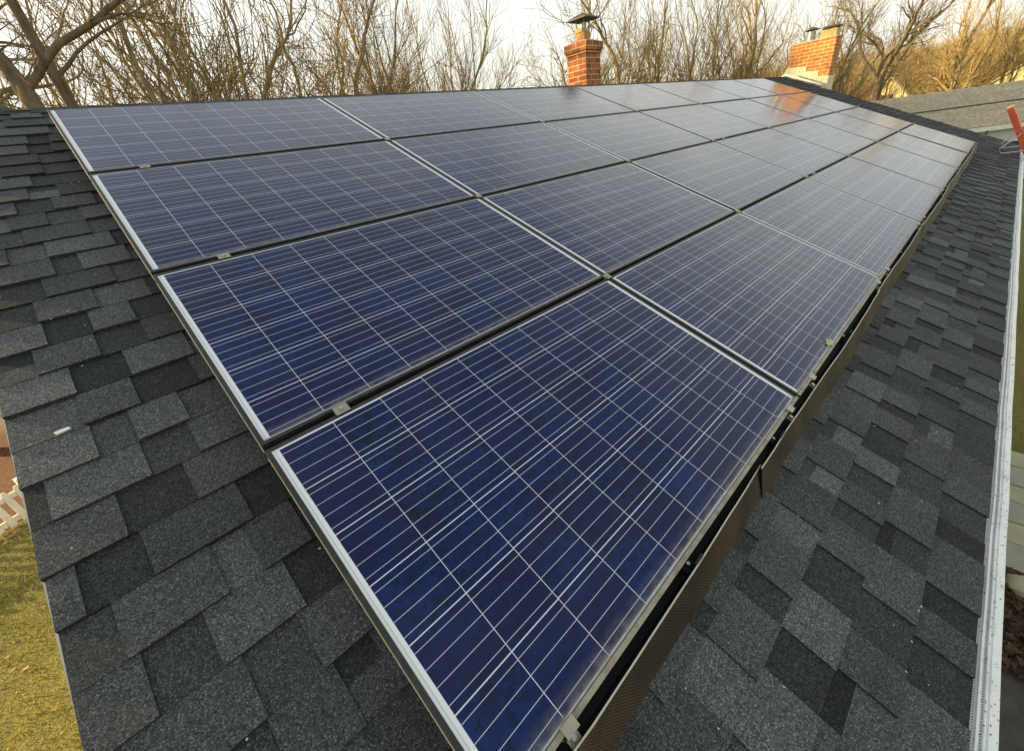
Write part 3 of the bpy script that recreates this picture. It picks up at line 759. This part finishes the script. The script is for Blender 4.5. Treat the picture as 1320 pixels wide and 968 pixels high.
b.build('gable', m_siding, nh)
for a in (3.2, 7.5, 11.5):
    b = MB(); b.box((a, -.05, -2.2), (a + 1.3, -.021, -.95), NF); wd_ = b.build('window', m_white, nh)
    b = MB(); b.box((a + .08, -.06, -2.12), (a + 1.22, -.051, -1.03), NF); b.build('pane', m_win, wd_)
b = MB(); b.tube([NF(1.6, -.40, -.3), NF(1.6, -.40, -.62), NF(1.6, -.12, -.8), NF(1.6, -.12, -3.3)], .05, 8); b.build('downspout', m_darkmetal, nh)

m_yellow = two_tone('pale_yellow_siding', (.70, .62, .30), (.62, .54, .26), 3, .8); m_tan = two_tone('cream_roof', (.62, .55, .36), (.50, .43, .27), 2, .9)
def small_house(loc, rz, wd, ln, hw, hr, wall, roofm, label, chim=False):
    t = thing('house', label, 'house', loc, rz)
    b = MB(); P = [(0, -wd / 2, 0), (0, wd / 2, 0), (0, wd / 2, hw), (0, 0, hr), (0, -wd / 2, hw)]
    b.poly(P[::-1]); b.poly([(ln, y, z) for _, y, z in P]); b.quad((0, -wd / 2, 0), (ln, -wd / 2, 0), (ln, -wd / 2, hw), (0, -wd / 2, hw)); b.quad((ln, wd / 2, 0), (0, wd / 2, 0), (0, wd / 2, hw), (ln, wd / 2, hw)); b.build('wall', wall, t)
    b = MB(); sl = (hr - hw) / (wd / 2); o_ = .3
    for s in (-1, 1):
        b.quad((-o_, s * (wd / 2 + o_), hw - sl * o_ + .12), (ln + o_, s * (wd / 2 + o_), hw - sl * o_ + .12), (ln + o_, 0, hr + .12), (-o_, 0, hr + .12))
        b.quad((-o_, s * (wd / 2 + o_), hw - sl * o_), (ln + o_, s * (wd / 2 + o_), hw - sl * o_), (ln + o_, 0, hr), (-o_, 0, hr))
        b.quad((-o_, s * (wd / 2 + o_), hw - sl * o_), (-o_, s * (wd / 2 + o_), hw - sl * o_ + .12), (-o_, 0, hr + .12), (-o_, 0, hr))
        b.quad((-o_, s * (wd / 2 + o_), hw - sl * o_), (ln + o_, s * (wd / 2 + o_), hw - sl * o_), (ln + o_, s * (wd / 2 + o_), hw - sl * o_ + .12), (-o_, s * (wd / 2 + o_), hw - sl * o_ + .12))
    ro = b.build('roof', roofm, t)
    if chim:
        b = MB(); b.box((1.2, -.5, hr - .6), (2.0, .3, hr + 1.0)); b.build('chimney', m_brick2, ro)
    for y in (-.75, .12):
        b = MB(); b.box((-.06, y, hw * .93), (-.003, y + .62, hw * .93 + .9)); w_ = b.build('window', m_white, t)
        b = MB(); b.box((-.08, y + .07, hw * .93 + .07), (-.062, y + .55, hw * .93 + .83)); b.build('pane', m_win, w_)
small_house((79, 7.6, -4.9), R(6), 4.4, 9, 2.9, 5.3, m_yellow, m_tan, 'small pale yellow house with a pointed gable seen between the trees')
small_house((95, -5.0, -4.3), R(-3), 7.2, 9, 2.7, 5.3, m_yellow, m_tan, 'sunlit cream roofed house with orange chimney behind the tan roof at the right edge', True)

# ------------------------------------------------------------------ trees
class TreeGen:
    def __init__(s, seed, minr=.009, dens=1.0, wander=.16, upw=.10, spread=.62, maxlev=6):
        s.r = random.Random(seed); s.T = []; s.K = []; s.minr = minr; s.dens = dens; s.wander = wander; s.upw = upw; s.spread = spread; s.maxlev = maxlev; s.tips = []
    def branch(s, p, d, r, L, lev):
        rng = s.r; n = max(3, min(9, int(L / (.45 if lev < 2 else .22)) + 2)); step = L / n
        pts = [p.copy()]; rad = [r]; d = d.normalized()
        tip = .45 if lev == 0 else .3
        for k in range(n):
            w_ = s.wander * (1.0 if lev else .55)
            d = (d + Vector((rng.gauss(0, w_), rng.gauss(0, w_), rng.gauss(0, w_) + s.upw * (.5 if lev < 2 else 1)))).normalized()
            p = p + d * step; pts.append(p.copy()); rad.append(max(s.minr * .8, r * (1 - (1 - tip) * (k + 1) / n)))
        (s.T if r > .035 else s.K).append((pts, rad))
        if r <= s.minr * 1.02 or lev >= s.maxlev:
            s.tips.append(pts[-1]); return
        nchild = int((L * (2.0 if lev == 0 else 3.2 if lev < 3 else 4.2) + 1.2) * s.dens)
        nchild = min(nchild, 13)
        for c in range(nchild):
            t = rng.uniform(.22 if lev else .30, 1.0); k = min(n - 1, int(t * n)); f = t * n - k
            bp = pts[k].lerp(pts[k + 1], f); br = rad[k] * (1 - f) + rad[k + 1] * f
            td = (pts[k + 1] - pts[k]).normalized(); ax = td.orthogonal().normalized(); ax.rotate(Matrix.Rotation(rng.uniform(0, 6.283), 3, td))
            sp = s.spread * rng.uniform(.7, 1.25); nd = td * math.cos(sp) + ax * math.sin(sp)
            nr_ = max(s.minr, br * rng.uniform(.42, .66)); nl = L * rng.uniform(.42, .68) * (1 - .35 * t)
            if nl < .12: continue
            s.branch(bp, nd, nr_, nl, lev + 1)
        # leader keeps going
        if lev < 4: s.branch(pts[-1], d, rad[-1], L * .55, lev + 1)
def tubes(lst, nfun):
    V = []; Fc = []
    base = 0
    for pts, rad in lst:
        n = nfun(rad[0]); prev = None; m = len(pts)
        for k in range(m):
            d = pts[min(k + 1, m - 1)] - pts[max(k - 1, 0)]; d.normalize()
            a = d.orthogonal() if prev is None else prev - d * prev.dot(d)
            a.normalize(); prev = a; b = d.cross(a); p = pts[k]; r = rad[k]
            for j in range(n):
                c_, s_ = CS[n][j]; V.append((p.x + (a.x * c_ + b.x * s_) * r, p.y + (a.y * c_ + b.y * s_) * r, p.z + (a.z * c_ + b.z * s_) * r))
        for k in range(m - 1):
            for j in range(n):
                i0 = base + k * n + j; i1 = base + k * n + (j + 1) % n; Fc.append((i0, i1, i1 + n, i0 + n))
        base += m * n
    return V, Fc
CS = {n: [(math.cos(2 * math.pi * j / n), math.sin(2 * math.pi * j / n)) for j in range(n)] for n in (3, 4, 5, 8)}
def mesh_of(name, V, Fc, mat, smooth=True):
    me = bpy.data.meshes.new(name); me.from_pydata(V, [], Fc); me.materials.append(mat)
    me.polygons.foreach_set('use_smooth', [smooth] * len(me.polygons)); me.update(); return me
def leaves_mesh(name, tips, seed, mat, frac, size=.045, per=3):
    rng = random.Random(seed); V = []; Fc = []
    for p in tips:
        if rng.random() > frac: continue
        for _ in range(per):
            q = p + Vector((rng.gauss(0, .09), rng.gauss(0, .09), rng.gauss(0, .08))); a = Vector((rng.gauss(0, 1), rng.gauss(0, 1), rng.gauss(0, 1))).normalized(); b = a.orthogonal().normalized()
            s = size * rng.uniform(.6, 1.2); i = len(V); V += [tuple(q + a * s), tuple(q + b * s * .5), tuple(q - a * s), tuple(q - b * s * .5)]; Fc.append((i, i + 1, i + 2, i + 3))
    return mesh_of(name, V, Fc, mat, False)
PROTO = []
def proto_tree(seed, kind):
    """kinds: fan = several stems from the base, single = one trunk, bush"""
    rng = random.Random(seed)
    if kind == 'fan':
        T = TreeGen(seed, minr=.0082, dens=.70, wander=.13, upw=.085, spread=.50, maxlev=6)
        for i in range(rng.choice((3, 4, 5))):
            a = rng.uniform(0, 6.283); ln = rng.uniform(.15, .42); T.branch(Vector((math.cos(a) * .15, math.sin(a) * .15, -.4)), Vector((math.cos(a) * ln, math.sin(a) * ln, 1)), rng.uniform(.085, .14), rng.uniform(5.6, 7.4), 0)
    elif kind == 'single':
        T = TreeGen(seed, minr=.0095, dens=.72, wander=.17, upw=.06, spread=.66, maxlev=6)
        T.branch(Vector((0, 0, -.4)), Vector((rng.uniform(-.1, .1), rng.uniform(-.1, .1), 1)), rng.uniform(.17, .24), 7.2, 0)
    elif kind == 'big':
        T = TreeGen(seed, minr=.010, dens=.72, wander=.19, upw=.05, spread=.72, maxlev=6)
        a0 = rng.uniform(0, 6.283)
        T.T.append(([Vector((0, 0, -.5)), Vector((.05, 0, 1.5)), Vector((.1, .05, 3.6)), Vector((.05, .1, 5.4))], [.42, .34, .30, .27]))
        for i in range(4):
            a = a0 + i * 1.57 + rng.uniform(-.3, .3); ln = rng.uniform(.45, .9); T.branch(Vector((.05, .1, 4.6 + .25 * i)), Vector((math.cos(a) * ln, math.sin(a) * ln, 1)), rng.uniform(.15, .22), rng.uniform(4.6, 6), 0)
    elif kind == 'hero':
        T = TreeGen(seed, minr=.008, dens=.85, wander=.16, upw=.04, spread=.62, maxlev=6)
        T.T.append(([Vector((.06, 0, -.5)), Vector((.03, 0, 2.5)), Vector((.05, 0, 5.6)), Vector((0, 0, 6.7)), Vector((-.10, 0, 7.3))], [.26, .21, .18, .15, .11]))
        T.branch(Vector((-.08, 0, 7.2)), Vector((-.12, .05, 1)), .10, 4.4, 0)
        T.branch(Vector((.02, 0, 6.6)), Vector((1.0, -.05, .95)), .082, 3.6, 0)
        T.branch(Vector((.04, 0, 5.9)), Vector((-.8, .3, .7)), .09, 2.8, 1)
        T.T.append(([Vector((.75, .5, -.5)), Vector((.70, .5, 3)), Vector((.62, .5, 6.6)), Vector((.58, .5, 8.2))], [.17, .14, .11, .09]))
        T.branch(Vector((.58, .5, 8.1)), Vector((.05, 0, 1)), .09, 3.4, 0)
        T.branch(Vector((.62, .5, 6.9)), Vector((.7, .2, .8)), .045, 2.6, 1)
    elif kind == 'dense':
        T = TreeGen(seed, minr=.009, dens=.95, wander=.22, upw=.05, spread=.75, maxlev=6)
        for i in range(3):
            a = rng.uniform(0, 6.283); ln = rng.uniform(.1, .35); T.branch(Vector((math.cos(a) * .1, math.sin(a) * .1, -.4)), Vector((math.cos(a) * ln, math.sin(a) * ln, 1)), rng.uniform(.08, .12), 5.6, 0)
    elif kind == 'shrub':
        T = TreeGen(seed, minr=.008, dens=1.1, wander=.2, upw=.10, spread=.55, maxlev=4)
        for i in range(9):
            a = rng.uniform(0, 6.283); ln = rng.uniform(.15, .8); T.branch(Vector((math.cos(a) * .1, math.sin(a) * .1, -.2)), Vector((math.cos(a) * ln, math.sin(a) * ln, 1)), .028, 2.2, 1)
    Vt, Ft = tubes(T.T, lambda r: 8 if r > .12 else 5); Vk, Fk = tubes(T.K, lambda r: 3)
    return dict(T=(Vt, Ft), K=(Vk, Fk), tips=T.tips, kind=kind)
def build_proto(seed, kind, bi, ti, leaf=None, frac=0):
    d = proto_tree(seed, kind)
    d['mt'] = mesh_of('trunk', *d['T'], m_bark[bi]) if d['T'][1] else None; d['mk'] = mesh_of('crown', *d['K'], m_twig[ti])
    d['ml'] = leaves_mesh('leaves', d['tips'], seed, leaf, frac) if leaf else None
    d['h'] = max(v[2] for v in d['K'][0]); d.pop('T'); d.pop('K'); return d
protos = {'fan': [build_proto(s, 'fan', b, t) for s, b, t in ((11, 0, 0), (12, 2, 0), (13, 0, 0), (14, 2, 2))],
          'single': [build_proto(s, 'single', b, t) for s, b, t in ((21, 0, 0), (22, 1, 1), (23, 2, 2))],
          'big': [build_proto(s, 'big', b, t) for s, b, t in ((31, 0, 0), (32, 1, 1))],
          'dense': [build_proto(41, 'dense', 0, 0, m_leafdry, .10), build_proto(42, 'dense', 2, 2, m_leafdry, .16)],
          'hero': [build_proto(61, 'hero', 1, 0, m_leafdry, .06)],
          'shrub': [build_proto(51, 'shrub', 1, 3, m_leafred, .5), build_proto(52, 'shrub', 2, 2, m_leafdry, .4)]}
for k_, l_ in protos.items(): print(k_, [(round(d['h'], 1), len(d['tips'])) for d in l_])
CX, CY = -.05, -3.955
trng = random.Random(77)
def plant(kind, i, az, D, H, label, group=None, rz=None, tilt=0, name='bare_tree', cat='tree'):
    d = protos[kind][i]; x = CX + math.cos(R(az)) * D; y = CY + math.sin(R(az)) * D; s = H / d['h']
    t = thing(name, label, cat, (x, y, gz(x, y)), trng.uniform(0, 6.28) if rz is None else rz, group); t.scale = (s, s, s)
    if tilt: t.rotation_euler[0] = R(tilt)
    for me, nm in ((d['mt'], 'trunk'), (d['mk'], 'crown'), (d['ml'], 'leaves')):
        if me: o = bpy.data.objects.new(nm, me); sc.collection.objects.link(o); o.parent = t
    return t
# front row, each one pointed out: azimuth, distance, height, kind
front = [
 ('big', 0, 97.5, 19, 14, 'pale trunked tree mostly cut off by the left edge of the photo'),
 ('fan', 1, 85.5, 21, 15, 'tall multi stemmed bare tree whose trunks fan out above the top left solar panel'),
 ('fan', 0, 81.0, 17, 15, 'group of straight bare trunks right of the thick leftmost tree'),
 ('dense', 0, 76.0, 20, 14.5, 'brown twiggy tree keeping some dry leaves above the first panel of the top row'),
 ('dense', 1, 70.5, 23, 14.5, 'golden brown bushy tree with dry leaves, next to the brown twiggy one'),
 ('single', 0, 64.2, 22, 14, 'slender dark leaning tree just above the first joint of the top row'),
 ('fan', 2, 60.0, 24, 15, 'bare tree with many upright stems left of the middle of the ridge'),
 ('fan', 3, 56.0, 26, 15, 'sunlit golden stemmed tree fanning out near the middle of the ridge'),
 ('fan', 1, 51.5, 26, 14, 'thin stemmed bare tree on the left side of the open patch of sky'),
 ('single', 1, 45.0, 34, 10.5, 'small round crowned bare tree standing alone below the open sky'),
 ('single', 0, 39.6, 27, 14, 'spreading bare tree on the left of the narrow chimney'),
 ('single', 0, 32.5, 27, 14.5, 'dark forked tree on the right of the narrow chimney'),
 ('fan', 0, 27.8, 30, 15, 'tall leaning bare tree between the two chimneys, nearer the narrow one'),
 ('single', 2, 23.4, 32, 14, 'golden bare tree midway between the two chimneys'),
 ('fan', 2, 19.4, 34, 14, 'reddish bare tree just left of the wide orange chimney'),
 ('fan', 2, 13.0, 36, 14.5, 'tall many stemmed tree directly behind the wide orange chimney'),
 ('big', 1, 9.2, 50, 14, 'dark forked tree to the right of the wide orange chimney'),
 ('single', 2, 4.4, 63, 15, 'forked golden tree behind the ridge of the tan roof'),
 ('single', 2, 3.0, 56, 17, 'tall straight pale trunks rising behind the tan roof near the right edge'),
]
for i, (k_, j_, az, D, H, lab) in enumerate(front): plant(k_, j_, az, D, H, lab)
plant('hero', 0, 89.9, 14, protos['hero'][0]['h'], 'thick trunked tree at the far left with one heavy limb reaching right', rz=0)
kinds = [('fan', 0), ('fan', 1), ('fan', 2), ('fan', 3), ('single', 0), ('single', 1), ('single', 2), ('dense', 0), ('dense', 1), ('big', 1)]
for i in range(30):
    az = 101 - i * 3.6 + trng.uniform(-.9, .9)
    D = trng.uniform(32, 62); H = trng.uniform(11, 16)
    if az < 13: D = trng.uniform(64, 80)
    if 41 < az < 50: H = 8.5; D = 48
    if az < -6: continue
    k_, j_ = kinds[trng.randrange(len(kinds))]
    plant(k_, j_, az, D, H, 'distant leafless tree in the belt of woodland behind the houses', 'bare trees of the far woodland belt')
sh = [('shrub', 0, 25.9, 24, 5.9, 'rust red shrub above the ridge left of the middle of the gap between chimneys'), ('shrub', 0, 22.6, 27, 5.2, 'lower rust red shrub nearer the wide orange chimney'),
      ('shrub', 0, 12.4, 27, 5.2, 'reddish brown bush right beside the wide orange chimney'), ('shrub', 1, 91.8, 13.5, 6.6, 'orange brown leafy bush at the far left above the shingles'),
      ('shrub', 1, 7.0, 52, 5.0, 'golden bush at the foot of the wooded hill beside the yellow house')]
for k_, j_, az, D, H, lab in sh: plant(k_, j_, az, D, H, lab, name='shrub', cat='bush')

# woodland on the far hill: one mass
hv = []; hf = []; hr_ = random.Random(99)
def stick(p, d, L, r, n=3):
    a = d.orthogonal().normalized(); b = d.cross(a); i = len(hv); q = p + d * L
    for P_, rr_ in ((p, r), (q, r * .35)):
        for j in range(3): hv.append(tuple(P_ + (a * CS[3][j][0] + b * CS[3][j][1]) * rr_))
    for j in range(3): hf.append((i + j, i + (j + 1) % 3, i + 3 + (j + 1) % 3, i + 3 + j))
for i in range(1150):
    az = hr_.uniform(-12, 24); D = hr_.uniform(74, 190)
    x = CX + math.cos(R(az)) * D; y = CY + math.sin(R(az)) * D; p = Vector((x, y, gz(x, y) - .3)); H = hr_.uniform(5, 10)
    if (68 < x < 95 and 0 < y < 12 and D < 92) or (x < 106 and y < 0.6): continue
    stick(p, Vector((hr_.gauss(0, .05), hr_.gauss(0, .05), 1)).normalized(), H, .10)
    for k in range(34):
        t = hr_.uniform(.25, .95); a = hr_.uniform(0, 6.28); el = hr_.uniform(.3, 1.1); q = p + Vector((0, 0, H * t)); d = Vector((math.cos(a), math.sin(a), el)).normalized(); L = H * .34 * (1.1 - t * .6)
        stick(q, d, L, .035)
        for m_ in range(3):
            q2 = q + d * L * hr_.uniform(.3, .9); stick(q2, (d + Vector((hr_.gauss(0, .6), hr_.gauss(0, .6), hr_.gauss(.2, .5)))).normalized(), L * .5, .024)
hm = mesh_of('woodland', hv, hf, plain('golden_brush', (.46, .33, .14), var=.5, scale=.3)); ho = bpy.data.objects.new('woodland', hm); sc.collection.objects.link(ho)
ho['kind'] = 'stuff'; ho['label'] = 'golden brown leafless woodland covering the hill on the right'; ho['category'] = 'woodland'
